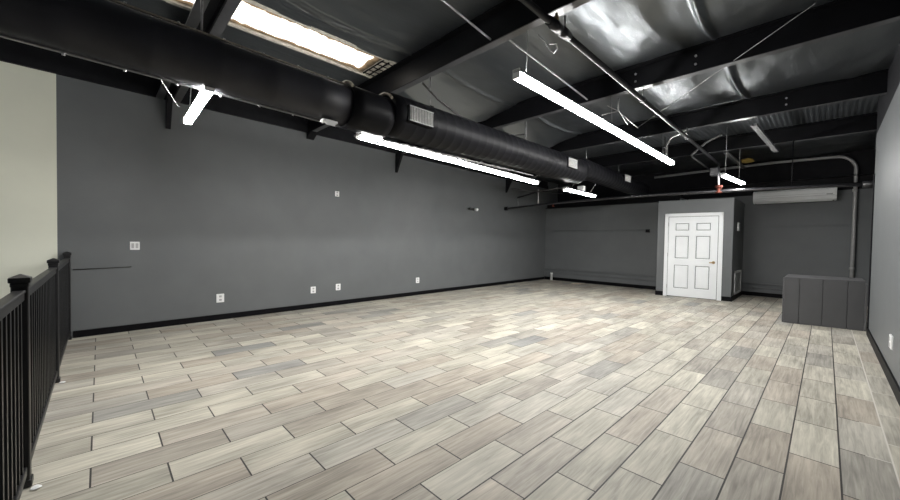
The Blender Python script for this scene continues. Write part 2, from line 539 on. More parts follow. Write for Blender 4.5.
# ------------------------------------------------------------------ beams
beam_lab = {1: 'black double roof beam crossing above the near duct, nearest of the beams',
            2: 'black roof beam just beyond the glowing skylight',
            3: 'black roof beam at mid room with paired bright bolts',
            4: 'black roof beam meeting the right wall beyond the mid-room bolted beam',
            5: 'rearmost black roof beam, over the short strip light by the closet'}
def beam(yf, lab, double=False, bolts=()):
    root = thing('roof_beam', lab, 'beam', (-2.4, yf, 2.51), 'roof beams crossing the room')
    def prof(y0, d):
        # d=+1: flange runs away from the camera
        poly = [(0, 0.0), (0.010*d, 0.0), (0.010*d, 0.205), (0, 0.205), (-0.055*d, 0.205),
                (-0.055*d, 0.197), (0, 0.193)]
        mb = MB()
        mb.prism(poly, (lw(y0)+0.015, y0, 2.51), (0.60 if y0 > 6.4 else RX, y0, 2.51), (0, 1, 0), (0, 0, 1))
        o = mb.build('beam_channel', M['beam'], root)
        mb = MB()
        mb.box((lw(y0)+0.015, y0+0.0105*d, 2.51), (0.60 if y0 > 6.4 else RX, y0+0.075*d, 2.521))
        mb.build('bottom_flange', M['flange'], root)
    if double:
        prof(yf+0.03, 1)
        prof(yf-0.03, -1)
        mb = MB(); mb.box((lw(yf)+0.015, yf-0.03, 2.56), (RX, yf+0.03, 2.70)); mb.build('web_filler', M['beam'], root)
    else:
        prof(yf-0.075, 1)
    for x in bolts:
        for z in (2.575, 2.645):
            mb = MB(); y = yf-0.075
            mb.tube([(x, y+0.001, z), (x, y-0.008, z)], 0.010, 8)
            mb.build('bolt', M['steel'], root, label='pale bolt head on the beam web')
for i, yy in enumerate(BY):
    if i in (0, 6):
        continue
    beam(yy, beam_lab[i], i == 1, {2: (-1.18, -1.10), 3: (-1.32, -0.83), 4: (-0.35,)}.get(i, ()))

# knee gussets at the left wall under each beam end
kl = ['black triangular gusset on the left wall beside the short cross-hung strip light',
      'black triangular gusset on the left wall by the start of the long under-duct strip light',
      'black diagonal gusset on the left wall behind the middle of the under-duct strip light',
      'black diagonal gusset on the left wall at the far end of the under-duct strip light']
for lab, y, dz, dy in ((kl[0], 0.55, 0.33, 0.022), (kl[1], 2.17, 0.10, 0.05), (kl[2], 3.72, 0.34, 0.02), (kl[3], 7.02, 0.33, 0.02)):
    mb = MB(); x = lw(y)
    mb.prism([(0.0, 0.0), (0.0, -dz), (0.02, -dz), (0.20, 0.0)], (x, y-dy, 2.53), (x, y+dy, 2.53), (1, 0, 0), (0, 0, 1))
    tag(mb.build('wall_gusset', M['black_wall'], None), lab, 'bracket', 'gussets on the left wall')

# ------------------------------------------------------------------ skylight in the roof
sk = thing('skylight', 'long glowing dirty-edged skylight panel beside the near duct', 'skylight', (-3.27, 0.6, 2.64), kind='structure')
mb = MB(); mb.box((-3.37, -1.8, 2.738), (-2.98, 1.955, 2.745)); mb.build('skylight_sheet', M['skylight'], sk)
mb = MB()
mb.box((-3.41, -1.8, 2.72), (-3.37, 2.10, 2.75)); mb.box((-2.98, -1.8, 2.72), (-2.935, 2.10, 2.75))
mb.box((-3.37, 2.085, 2.72), (-2.98, 2.10, 2.75))
mb.build('skylight_frame', M['skyframe'], sk, 0.004)
mb = MB(); mb.box((-3.37, 1.955, 2.738), (-2.98, 2.085, 2.745)); mb.build('end_panel', M['skyframe'], sk)
mb = MB()
for y in (1.965, 2.03):
    mb.bar((-3.37, y, 2.728), (-2.98, y, 2.728), 0.010, 0.010)
for k in range(5):
    mb.bar((-3.34+k*0.08, 1.95, 2.724), (-3.34+k*0.08, 2.09, 2.724), 0.007, 0.007)
mb.build('wire_guard', M['beam'], sk)

# ------------------------------------------------------------------ round duct
def dx(y):
    return -2.47-0.043*y
def dz(y):
    if y < 1.67: return 2.0
    if y < 5.3: return 2.035+0.022*(y-1.67)
    return 2.19
du = thing('round_duct', 'large black round air duct running the length of the room', 'duct', (dx(3), 3, 1.85))
def dtube(ya, yb, ra, rb, step=0.05, ridge=0.0, every=0.11, n=48):
    pts, rs = [], []
    y = ya
    k = 0
    ys = []
    while y < yb-1e-6:
        ys.append((y, 0)); 
        if ridge:
            ys.append((y+every*0.90, 0)); ys.append((y+every*0.95, ridge))
        y += every if ridge else step
    ys.append((yb, 0))
    for y, e in ys:
        y = min(y, yb)
        s = (y-ya)/(yb-ya)
        if pts and (V((dx(y), y, dz(min(max(y, ya+1e-4), yb-1e-4))))-pts[-1]).length < 1e-4:
            continue
        pts.append(V((dx(y), y, dz(min(max(y, ya+1e-4), yb-1e-4))))); rs.append(ra+(rb-ra)*s+e)
    m = MB(); m.tube(pts, rs, n); return m
dtube(-2.2, 1.31, 0.138, 0.141, 0.1, 0.0022, 0.30).build('near_section', M['duct_near'], du)
dtube(1.31, 1.67, 0.158, 0.160, 0.1).build('collar_section', M['duct'], du)
dtube(1.67, 5.28, 0.176, 0.190, 0.1, 0.0012, 0.115).build('spiral_section', M['duct'], du)
dtube(5.28, 8.6, 0.152, 0.150, 0.1, 0.0012, 0.13).build('far_section', M['duct'], du)
def ring(y, r, w, m, nm, lab=None):
    q = MB(); z = dz(y)
    q.tube([(dx(y), y-w/2, z), (dx(y), y-w/2, z), (dx(y), y+w/2, z)], [r, r, r], 48)
    return q.build(nm, m, du, 0.003, label=lab)
ring(1.312, 0.170, 0.030, M['duct'], 'flange_ring'); ring(1.655, 0.186, 0.034, M['duct'], 'flange_ring')
ring(5.27, 0.205, 0.05, M['duct'], 'flange_ring'); ring(7.0, 0.162, 0.04, M['duct'], 'flange_ring')
# tan unpainted top edges of the two near flanges
for y, r in ((1.312, 0.172), (1.655, 0.188)):
    q = MB()
    pts = arc((dx(y), y, dz(y)), r, math.radians(40), math.radians(115), 10, (1, 0, 0), (0, 0, 1))
    q.tube(pts, 0.011, 6); q.build('flange_tape', M['tape_glint_edge'], du, label='tan tape over the top of the flange')
# lengthwise lips on the near section with screws, glint put into their colour
for a, nm in ((78, 'top_lip'), (-108, 'bottom_lip')):
    q = MB(); ca, sa = math.cos(math.radians(a)), math.sin(math.radians(a))
    ya, yb = -2.2, 1.29
    q.bar((dx(ya)+0.146*ca, ya, 2.0+0.146*sa), (dx(yb)+0.149*ca, yb, 2.0+0.149*sa), 0.022, 0.010)
    lip = q.build(nm, M['tape_glint_edge'] if a > 0 else M['steel_dark'], du)
    for k in range(9):
        y = -0.55+k*0.215
        s = MB(); s.tube([(dx(y)+0.150*ca, y, 2.0+0.150*sa), (dx(y)+0.163*ca, y, 2.0+0.163*sa)], 0.006, 8)
        sub(lip, s, 'screw', M['steel'])
q = MB(); q.box((dx(1.2)+0.00, 1.13, 1.838), (dx(1.2)+0.05, 1.24, 1.852)); q.box((dx(1.2)+0.045, 1.15, 1.815), (dx(1.2)+0.052, 1.22, 1.852))
q.build('support_tab', M['white'], du, label='small white bracket under the near section')
# hanger rods from each beam to the duct
for y in (0.42, 2.19, 3.82, 5.63, 7.1):
    q = MB(); r = 0.14 if y < 1 else (0.18 if y < 5.3 else 0.152)
    zt = dz(y)+r
    q.tube([(dx(y), y, zt), (dx(y), y, 2.515)], 0.006, 8)
    rod = q.build('hanger_rod', M['steel_dark'], du)
    s = MB(); s.box((dx(y)-0.03, y-0.02, zt-0.008), (dx(y)+0.03, y+0.02, zt+0.012)); sub(rod, s, 'clamp', M['beam'])
# air registers
for ya, yb, r, zc in ((1.80, 2.05, 0.178, 2.035), (4.60, 4.84, 0.189, 2.115), (6.95, 7.22, 0.156, 2.235)):
    y = (ya+yb)/2; X = dx(y)+r
    q = MB(); q.box((X-0.06, ya-0.012, zc-0.066), (X+0.012, yb+0.012, zc+0.066))
    fr = q.build('register_frame', M['duct'], du, 0.004)
    q = MB(); q.box((X+0.010, ya, zc-0.058), (X+0.016, yb, zc+0.058)); gp = sub(fr, q, 'register_face', M['dark'])
    q = MB(); n = 15
    for k in range(n):
        yy = ya+(yb-ya)*(k+0.5)/n
        q.bar((X+0.020, yy, zc-0.056), (X+0.020, yy, zc+0.056), 0.010, 0.006, (1, 0.5, 0))
    for zz in (-0.058, 0.058):
        q.bar((X+0.022, ya, zc+zz), (X+0.022, yb, zc+zz), 0.005, 0.006)
    sub(fr, q, 'register_louvres', M['grille'])

# cable sagging along the top of the duct
q = MB()
q.tube([(-2.52, 2.06, 2.40), (-2.56, 2.28, 2.33), (-2.60, 2.6, 2.27), (-2.62, 3.1, 2.255), (-2.63, 3.6, 2.29), (-2.66, 3.82, 2.36)], 0.009, 8)
tag(q.build('power_cable', M['wire_black'], None), 'black cable sagging along the top of the duct past the first hanger', 'cable')

# ------------------------------------------------------------------ linear strip lights
def strip(a, c, lab, hangs, w=0.052, h=0.046, lip=1.0, glow='tube'):
    hs = 0.48 if lip > 1.5 else 0.66
    a, c = V(a), V(c)                         # centre line of the bottom face
    d = (c-a).normalized(); sd = d.cross(V((0, 0, 1))).normalized()
    root = thing('linear_strip_light', lab, 'light', tuple((a+c)/2), 'linear strip lights')
    q = MB(); q.prism([(-w/2*lip, h*hs), (w/2*lip, h*hs), (w/2*lip, h*0.72), (w/2*0.7, h), (-w/2*0.7, h), (-w/2*lip, h*0.72)], a, c, sd, (0, 0, 1))
    q.build('housing', M['fixture'], root)
    q = MB(); q.prism([(-w/2*0.86, 0), (w/2*0.86, 0), (w/2, h*0.18), (w/2, h*hs), (-w/2, h*hs), (-w/2, h*0.18)], a+d*0.012, c-d*0.012, sd, (0, 0, 1))
    q.build('diffuser', M[glow], root)
    for e, s in ((a, 1), (c, -1)):
        q = MB(); q.prism([(-w/2*1.04, -0.002), (w/2*1.04, -0.002), (w/2*1.04, h*1.05), (-w/2*1.04, h*1.05)], e, e+d*s*0.012, sd, (0, 0, 1))
        q.build('end_cap', M['fixture_white'], root)
    for p0, p1 in hangs:
        q = MB(); q.tube([p0, p1], 0.003, 6); q.build('hanger_wire', M['wire'], root)
    return root
strip((-2.47, 0.455, 1.84), (-3.31, 0.472, 1.84), 'short strip light hung crosswise beside the near duct',
      [((-3.20, 0.466, 1.885), (-3.20, 0.50, 2.51)), ((-2.60, 0.458, 1.885), (-2.56, 0.458, 1.93))], w=0.048, glow='tube_back')
l2 = strip((-2.625, 1.49, 1.818), (-2.80, 4.35, 1.818), 'long strip light slung directly under the spiral duct',
      [((-2.64, 1.62, 1.868), (-2.58, 1.62, 1.865)), ((-2.71, 3.0, 1.868), (-2.62, 3.0, 1.885)), ((-2.79, 4.2, 1.868), (-2.68, 4.2, 1.91))], lip=2.3)
l3 = strip((-1.563, 2.13, 2.172), (-1.585, 5.98, 2.172), 'longest strip light hanging free over the middle of the room',
      [((-1.512, 2.185, 2.22), (-1.510, 2.19, 2.515)), ((-1.572, 3.82, 2.22), (-1.57, 3.78, 2.51)), ((-1.585, 5.55, 2.22), (-1.585, 5.52, 2.51))], w=0.056, h=0.060)
l4 = strip((-2.855, 5.20, 1.835), (-2.875, 6.30, 1.835), 'short strip light under the far duct near the back left corner',
      [((-2.86, 5.42, 1.88), (-2.72, 5.42, 2.06)), ((-2.87, 6.12, 1.88), (-2.76, 6.12, 2.06))], lip=2.3, glow='tube_back')
q = MB(); q.box((-2.92, 5.76, 1.885), (-2.82, 5.84, 1.965)); q.build('junction_box', M['fixture_white'], l4)
l5 = strip((-1.04, 6.32, 1.985), (-0.945, 7.34, 1.985), 'short strip light above the closet door near the mini split',
      [((-0.965, 7.12, 2.03), (-0.965, 7.12, 2.51)), ((-1.03, 6.45, 2.03), (-1.03, 6.45, 2.70))], glow='tube_door')
q = MB(); q.tube([(-1.585, 5.72, 2.22), (-1.585, 5.72, 2.30), (-1.575, 5.68, 2.40), (-1.50, 5.58, 2.46), (-1.36, 5.5, 2.48), (-1.28, 5.45, 2.50)], 0.012, 8)
q.build('feed_conduit', M['steel'], l3, label='curved pale feed conduit at the far end')
q = MB(); q.tube([(-1.585, 5.66, 2.22), (-1.58, 5.60, 2.49)], 0.008, 8); q.build('feed_stub', M['steel_dark'], l3)
# cord tangle beside the middle hanger of the free-hanging light
q = MB()
q.tube([(-1.525, 3.84, 2.51), (-1.525, 3.85, 2.385)], 0.008, 6)
for k in range(6):
    q.tube([(-1.53, 3.85, 2.50-k*0.02), (-1.52, 3.85, 2.49-k*0.02)], 0.010, 6)
q.tube([(-1.70, 3.85, 2.375), (-1.51, 3.85, 2.375)], 0.004, 6)
q.tube([(-1.64, 3.85, 2.46), (-1.525, 3.85, 2.375), (-1.43, 4.02, 2.255), (-1.40, 4.06, 2.225)], 0.005, 6)
q.tube([(-1.525, 3.85, 2.385), (-1.47, 3.96, 2.25)], 0.004, 6)
tag(q.build('hanging_chain', M['wire'], None), 'small chain with trailing cords hanging from the mid-room bolted beam', 'chain')

# conduit with clips above the under-duct light
q = MB(); pts = []
for i in range(60):
    s = i/59; y = 1.62+2.45*s
    pts.append((dx(y)-0.03+0.008*math.sin(i*1.9), y, dz(y)-0.200-0.007*s+0.004*math.sin(i*2.7)))
q.tube(pts, 0.0085, 6)
tag(q.build('flexible_conduit', M['steel_dark'], None), 'pale flexible conduit lashed under the spiral duct above the strip light', 'conduit')

# ------------------------------------------------------------------ sprinkler and conduit pipes
sp_ = thing('sprinkler_pipe', 'straight dark sprinkler pipe running beside the long free-hanging strip light', 'pipe', (-1.18, 4.5, 2.40))
pa, pb = V((-1.236, 0.6, 2.405)), V((-1.312, 7.72, 2.40))
def pp(y): return pa.lerp(pb, (y-pa.y)/(pb.y-pa.y))
q = MB(); q.tube([pa, pb], 0.021, 12); q.build('pipe_run', M['pipe'], sp_)
q = MB(); q.tube([pp(2.04), pp(2.08), pp(2.081), pp(2.16), pp(2.161), pp(2.20), pp(2.201), pp(2.26), pp(2.261), pp(2.30)],
                 [0.029, 0.029, 0.034, 0.034, 0.029, 0.029, 0.034, 0.034, 0.028, 0.028], 14)
cp_ = q.build('coupling', M['pipe'], sp_)
q = MB(); c0 = pp(2.13); q.tube([c0+V((0, 0, 0.03)), c0+V((0, 0, 0.065)), c0+V((0, 0, 0.066)), c0+V((0, 0, 0.085))], [0.018, 0.014, 0.008, 0.010], 8)
sub(cp_, q, 'sprinkler_head', M['brass'])
for y in (2.24, 3.78, 5.45):
    q = MB(); c0 = pp(y); q.tube([c0+V((0, 0, 0.02)), V((c0.x, y, 2.52))], 0.006, 6)
    h = q.build('hanger_rod', M['steel_dark'], sp_)
    s = MB(); s.tube(arc(c0, 0.026, 0, 2*math.pi, 12, (1, 0, 0), (0, 0, 1)), 0.005, 5); sub(h, s, 'hanger_ring', M['steel_dark'])

sm = thing('sprinkler_main', 'black sprinkler main crossing the room in front of the closet and mini split', 'pipe', (-2.5, 7.0, 1.84))
def mz(x):
    return 1.815+0.065*math.sin(math.pi*min(1, max(0, (x+5.4)/5.78)))
q = MB(); q.tube([(x, 7.0, mz(x)) for x in [-5.36+i*0.2386 for i in range(25)]], 0.023, 12); q.build('pipe_run', M['pipe'], sm)
q = MB(); q.tube([(-5.37, 7.0, 1.815), (-5.30, 7.0, 1.815)], 0.045, 14); q.build('wall_flange', M['black_wall'], sm)
q = MB(); q.tube([(0.30, 7.0, 1.815), (0.46, 7.0, 1.815)], 0.040, 14); q.build('end_clamp', M['pipe'], sm)
q = MB(); q.tube([(-1.195, 7.0, 1.88), (-1.21, 7.0, 2.16), (-1.26, 7.3, 2.36)], 0.013, 8); q.build('riser', M['steel'], sm)
q = MB(); q.box((-1.32, 6.98, 2.12), (-1.20, 7.10, 2.24)); q.build('junction_block', M['pipe'], sm, 0.01)
q = MB(); q.tube([(-1.195, 7.0, 1.835), (-1.195, 7.0, 1.86), (-1.195, 7.0, 1.861), (-1.195, 7.0, 1.915), (-1.195, 7.0, 1.916), (-1.195, 7.0, 1.955)],
                 [0.045, 0.045, 0.030, 0.030, 0.048, 0.048], 12)
q.build('valve', M['red'], sm, label='dark red valve above the closet')
for x, ztop in ((-4.46, 2.20), (-5.0, 2.06)):
    q = MB(); q.tube([(x, 7.0, mz(x)), (x, 7.0, ztop)], 0.014, 8); q.build('riser', M['steel'] if x > -4.9 else M['steel_dark'], sm)
q = MB(); q.tube([(-5.02, 7.0, 2.05), (-4.46, 7.0, 2.15), (-3.70, 7.0, 2.19)], 0.020, 10); q.tube([(-4.70, 6.3, 2.15), (-4.46, 7.0, 2.15), (-4.2, 7.6, 2.15)], 0.018, 10)
q.build('branch_pipe', M['pipe'], sm)
q = MB(); q.tube([(-4.09, 7.0, mz(-4.09)-0.01), (-4.09, 7.0, mz(-4.09)-0.05), (-4.09, 7.0, mz(-4.09)-0.075)], [0.012, 0.018, 0.026], 8)
q.build('sprinkler_head', M['red'], sm, label='red sprinkler head near the back left corner')
q = MB(); q.tube([(-0.36, 7.0, mz(-0.36)), (-0.36, 7.0, 2.5)], 0.006, 6); q.build('hanger_rod', M['beam'], sm)

q = MB()
p = [(-2.9, 9.565, 2.62), (-2.0, 9.565, 2.64), (-0.76, 9.565, 2.665), (0.02, 9.565, 2.65)]
p += [tuple(c) for c in arc((0.08, 9.565, 2.395), 0.25, math.radians(90), 0, 10, (1, 0, 0), (0, 0, 1))]
p += [(0.33, 9.565, 1.4), (0.325, 9.565, 0.05)]
q.tube(p, 0.026, 12)
cd = thing('electrical_conduit', 'grey conduit bending down the back wall behind the grey box', 'conduit', (0.325, 9.565, 0.05))
q.build('conduit_run', M['conduit'], cd)
for z in (2.0, 0.62):
    q = MB(); q.tube([(0.325, 9.565, z), (0.325, 9.565, z+0.05)], 0.034, 12); q.build('coupling', M['conduit'], cd)
# girt behind the main on the back wall
q = MB(); q.prism([(0, 0), (-0.10, 0), (-0.10, 0.012), (-0.012, 0.012), (-0.012, 0.13), (-0.10, 0.13), (-0.10, 0.142), (0, 0.142)],
                  (-5.4, YB_L-0.001, 1.955), (-2.2, YB_L-0.001, 1.955), (0, 1, 0), (0, 0, 1))
q.prism([(0, 0), (-0.10, 0), (-0.10, 0.012), (-0.012, 0.012), (-0.012, 0.13), (-0.10, 0.13), (-0.10, 0.142), (0, 0.142)],
        (-2.3, YB_R-0.001, 2.15), (0.6, YB_R-0.001, 2.15), (0, 1, 0), (0, 0, 1))
struct(q, 'trim_4', M['beam'], 'black steel girt along the top of the back wall', 'trim')

# slotted struts between the rear beams
def strut(a, c, lab):
    q = MB(); q.prism([(-0.028, 0), (0.028, 0), (0.028, 0.028), (0.018, 0.028), (0.018, 0.006), (-0.018, 0.006), (-0.018, 0.028), (-0.028, 0.028)],
                      a, c, (1, 0, 0), (0, 0, 1))
    tag(q.build('strut_channel', M['steel_dark'], None), lab, 'strut', 'struts between the rear beams')
strut((-0.625, 5.48, 2.408), (-0.555, 7.22, 2.408), 'dark channel strut above the right half of the mini split')
strut((-1.152, 7.18, 2.482), (-1.213, 9.48, 2.598), 'pale channel strut beside the torn yellow insulation')
q = MB(); q.tube([(-1.05, 6.2, 2.55), (-1.30, 6.55, 2.55), (-1.50, 6.85, 2.50), (-1.58, 7.0, 2.49), (-1.60, 7.15, 2.485), (-1.62, 8.9, 2.49)], 0.014, 8)
tag(q.build('electrical_conduit', M['steel_dark'], None), 'thin bent conduit under the roof above the closet', 'conduit')
q = MB()
random.seed(3)
bmesh.ops.create_icosphere(q.bm, subdivisions=3, radius=0.09, matrix=Matrix.Translation((-1.10, 8.95, 2.655)))
for v in q.bm.verts:
    k = 1+0.5*noise.noise(v.co*14)
    c0 = V((-1.10, 8.95, 2.655)); dd = v.co-c0
    v.co = c0+V((dd.x*k*1.2, dd.y*k*1.6, dd.z*k*0.4))
tag(q.build('torn_insulation', M['foam'], None), 'torn yellow insulation showing through the roof above the closet', 'insulation')

# thin sag rods and wires
def rod(a, c, r, nm, m, lab, cat, grp=None):
    q = MB(); q.tube([a, c], r, 6); tag(q.build(nm, m, None), lab, cat, grp)
rod((-1.70, 0.56, 2.62), (-1.80, 2.125, 2.53), 0.008, 'sag_rod', M['steel'], 'thin bright rod between the skylight and the near end of the sprinkler pipe', 'rod', 'sag rods')
rod((-1.69, 2.21, 2.52), (-1.80, 3.72, 2.53), 0.008, 'sag_rod', M['steel'], 'thin bright rod above the near half of the free-hanging strip light', 'rod', 'sag rods')
rod((-1.72, 5.0, 2.52), (-0.09, 3.20, 2.515), 0.0020, 'guy_wire', M['wire'], 'thin wire slanting across the ceiling at right', 'wire')
rod((-2.46, 0.20, 1.885), (-3.18, 0.40, 1.915), 0.0014, 'guy_wire', M['steel_dark'], 'thin wire slanting to the crosswise strip light', 'wire')
q = MB()
q.tube([(-1.50, 2.30, 2.52), (-1.475, 2.36, 2.48), (-1.46, 2.36, 2.445), (-1.43, 2.36, 2.40), (-1.40, 2.36, 2.37), (-1.37, 2.36, 2.39), (-1.38, 2.36, 2.43), (-1.44, 2.36, 2.45)], 0.0045, 6)
tag(q.build('wire_loop', M['wire'], None), 'loose pale wire loop dangling beside the near end of the longest strip light', 'wire')

# ------------------------------------------------------------------ railing
rl = thing('stair_railing', 'black metal railing along the floor edge at far left', 'railing', (-2.9, -0.225, 0))
RY = -0.225
posts = [-0.74, -2.19, -3.61, -5.03]
for x in posts:
    q = MB(); q.box((x-0.023, RY-0.023, 0.0), (x+0.023, RY+0.023, 0.808)); po = q.build('post', M['rail'], rl, 0.004)
    q = MB(); w = 0.029
    q.box((x-w, RY-w, 0.812), (x+w, RY+w, 0.832))
    v = [q.bm.verts.new(c) for c in ((x-w, RY-w, 0.832), (x+w, RY-w, 0.832), (x+w, RY+w, 0.832), (x-w, RY+w, 0.832))]
    t_ = q.bm.verts.new((x, RY, 0.847))
    for i in range(4): q.face([v[i], v[(i+1) % 4], t_])
    q.box((x-w*0.85, RY-w*0.85, 0.796), (x+w*0.85, RY+w*0.85, 0.812))
    sub(po, q, 'post_cap', M['rail'], 0.003)
    q = MB(); q.box((x-0.028, RY-0.028, 0.0), (x+0.028, RY+0.028, 0.03)); sub(po, q, 'post_skirt', M['rail'], 0.004)
for a, c in zip(posts, posts[1:]):
    q = MB(); q.box((a-0.022, RY-0.013, 0.742), (c+0.022, RY+0.013, 0.772)); q.box((a-0.022, RY-0.017, 0.772), (c+0.022, RY+0.017, 0.784))
    q.build('top_rail', M['rail'], rl, 0.004)
    q = MB(); q.box((a-0.022, RY-0.016, 0.050), (c+0.022, RY+0.016, 0.085)); q.build('bottom_rail', M['rail'], rl, 0.004)
    n = 18
    for k in range(n):
        x = a+(c-a)*(k+1)/(n+1)
        q = MB(); q.box((x-0.011, RY-0.010, 0.08), (x+0.011, RY+0.010, 0.75)); q.build('baluster', M['rail'], rl)
# chips of grout at two post feet
for x, lab in ((-3.565, 'white chip of grout at the foot of the second visible railing post'), (-2.135, 'white chip of grout at the foot of the nearest railing post')):
    q = MB(); bmesh.ops.create_icosphere(q.bm, subdivisions=2, radius=0.017, matrix=Matrix.Translation((x, RY+0.040, 0.006)))
    for v in q.bm.verts:
        v.co.z = max(0.0, 0.006+(v.co.z-0.006)*0.3); v.co.x += 0.008*noise.noise(v.co*60); v.co.y += 0.006*noise.noise(v.co*70)
    tag(q.build('grout_chip', M['white'], None), lab, 'debris')

# ------------------------------------------------------------------ white six panel door
A, B = V((-2.242, 8.115, 0)), V((-1.316, 8.224, 0))
ex = (B-A).normalized(); ey = V((-ex.y, ex.x, 0)); 
if ey.y > 0: ey = -ey                     # towards the room
def dp(x, o, z): return A+ex*x+ey*o+V((0, 0, z))
WD = (B-A).length
door = thing('door_1', 'white six panel door in the closet', 'door', tuple(dp(WD/2, 0, 0)), kind='structure')
HT = 1.627
q = MB()
def dbox(q, x0, x1, o0, o1, z0, z1):
    q.hexa([dp(x0, o0, z0), dp(x1, o0, z0), dp(x1, o1, z0), dp(x0, o1, z0), dp(x0, o0, z1), dp(x1, o0, z1), dp(x1, o1, z1), dp(x0, o1, z1)])
dbox(q, 0, 0.062, 0, 0.022, 0, HT); dbox(q, WD-0.068, WD, 0, 0.022, 0, HT); dbox(q, 0, WD, 0, 0.022, HT-0.062, HT)
q.build('door_casing', M['door'], door, 0.004)
X0, X1, Z0, Z1 = 0.068, WD-0.076, 0.012, HT-0.070
q = MB()
wS, hS = X1-X0, Z1-Z0
cx = [0, .135, .435, .565, .865, 1]
cz = [0, .105, .395, .475, .765, .825, .925, 1]
gv = [[q.bm.verts.new(dp(X0+wS*a, 0.012, Z0+hS*c)) for a in cx] for c in cz]
pan = []
for j in range(len(cz)-1):
    for i in range(len(cx)-1):
        f = q.face([gv[j][i], gv[j][i+1], gv[j+1][i+1], gv[j+1][i]])
        if i in (1, 3) and j in (1, 3, 5): pan.append(f)
for f in pan:
    bmesh.ops.inset_individual(q.bm, faces=[f], thickness=0.014, depth=0)
    for v in f.verts: v.co -= ey*0.0135
    bmesh.ops.inset_individual(q.bm, faces=[f], thickness=0.012, depth=0)
    bmesh.ops.inset_individual(q.bm, faces=[f], thickness=0.022, depth=0)
    for v in f.verts: v.co += ey*0.009
q.build('door_leaf', M['door'], door)
q = MB()
xh, zh = X1-0.055, 0.695
q.tube([dp(xh, 0.012, zh), dp(xh, 0.022, zh)], 0.026, 14); q.tube([dp(xh, 0.02, zh), dp(xh, 0.05, zh)], 0.010, 10)
q.tube([dp(xh+0.012, 0.05, zh), dp(xh-0.03, 0.052, zh), dp(xh-0.062, 0.050, zh-0.003)], [0.012, 0.012, 0.010], 10)
q.build('door_handle', M['brass'], door, label='brass lever handle')
for z in (0.20, 0.82, 1.42):
    q = MB(); q.tube([dp(X0-0.004, 0.024, z-0.035), dp(X0-0.004, 0.024, z+0.035)], 0.008, 8); q.build('hinge', M['steel'], door)

# ------------------------------------------------------------------ grille and switch on the closet side
def cx_(y): return -1.174-0.023*(y-8.242)/1.408
rg = thing('return_air_grille', 'white louvred air grille low on the closet side wall', 'grille', (cx_(8.93), 8.93, 0.095))
q = MB(); y0_, y1_, za, zb = 8.56, 9.30, 0.095, 0.535
q.box((cx_(9), y0_, za), (cx_(9)+0.018, y0_+0.05, zb)); q.box((cx_(9), y1_-0.05, za), (cx_(9)+0.018, y1_, zb))
q.box((cx_(9), y0_, za), (cx_(9)+0.018, y1_, za+0.04)); q.box((cx_(9), y0_, zb-0.04), (cx_(9)+0.018, y1_, zb))
q.build('grille_frame', M['white'], rg, 0.003)
q = MB(); q.box((cx_(9)-0.002, y0_+0.05, za+0.04), (cx_(9)+0.003, y1_-0.05, zb-0.04))
q.build('grille_back', M['grille'], rg)
q = MB()
for k in range(14):
    z = za+0.05+k*(zb-za-0.10)/13
    q.bar((cx_(9)+0.008, y0_+0.05, z), (cx_(9)+0.008, y1_-0.05, z), 0.012, 0.004, (1, 0, 1))
q.build('louvres', M['grille'], rg)
th = thing('thermostat', 'white wall control high on the closet side wall', 'thermostat', (cx_(8.9), 8.92, 1.30))
q = MB(); q.box((cx_(8.9)-0.004, 8.74, 1.30), (cx_(8.9)+0.02, 8.90, 1.46)); q.build('control_body', M['white'], th, 0.004)
q = MB(); q.box((cx_(8.9)+0.018, 8.77, 1.39), (cx_(8.9)+0.022, 8.87, 1.43)); q.build('control_screen', M['slot_grey'], th)

# ------------------------------------------------------------------ mini split
ac = thing('mini_split_air_conditioner', 'white wall-mounted mini split unit high on the back wall', 'air conditioner', (-0.46, 9.6, 1.87))
xa, xb = -1.045, 0.108
prof = [(0, 0.0), (-0.13, -0.005), (-0.185, 0.03), (-0.205, 0.08), (-0.205, 0.19), (-0.19, 0.225), (-0.15, 0.238), (0, 0.238)]
q = MB(); q.prism(prof, (xa, YB_R-0.004, 1.868), (xb, YB_R-0.004, 1.868), (0, 1, 0), (0, 0, 1)); q.build('casing', M['ac'], ac, 0.006)
q = MB(); q.prism([(-0.132, -0.009), (-0.190, 0.028), (-0.195, 0.024), (-0.137, -0.014)], (xa+0.05, YB_R-0.004, 1.868), (xb-0.05, YB_R-0.004, 1.868), (0, 1, 0), (0, 0, 1))
q.build('air_flap', M['ac'], ac)
q = MB(); q.box((xa+0.04, YB_R-0.2112, 1.952), (xb-0.03, YB_R-0.2085, 1.957)); q.box((xa+0.04, YB_R-0.2112, 1.990), (xb-0.15, YB_R-0.2085, 1.993))
q.build('panel_seam', M['slot_grey'], ac)
q = MB(); q.box((xa+0.06, YB_R-0.2125, 2.060), (xa+0.12, YB_R-0.2085, 2.082)); q.build('label_plate', M['white'], ac)
q = MB(); q.box((xb-0.13, YB_R-0.2125, 1.965), (xb-0.05, YB_R-0.2085, 1.985)); q.build('display_window', M['slot_grey'], ac)
q = MB(); q.box((xa+0.03, YB_R-0.145, 1.861), (xb-0.03, YB_R-0.03, 1.866)); q.build('air_outlet', M['dark'], ac)

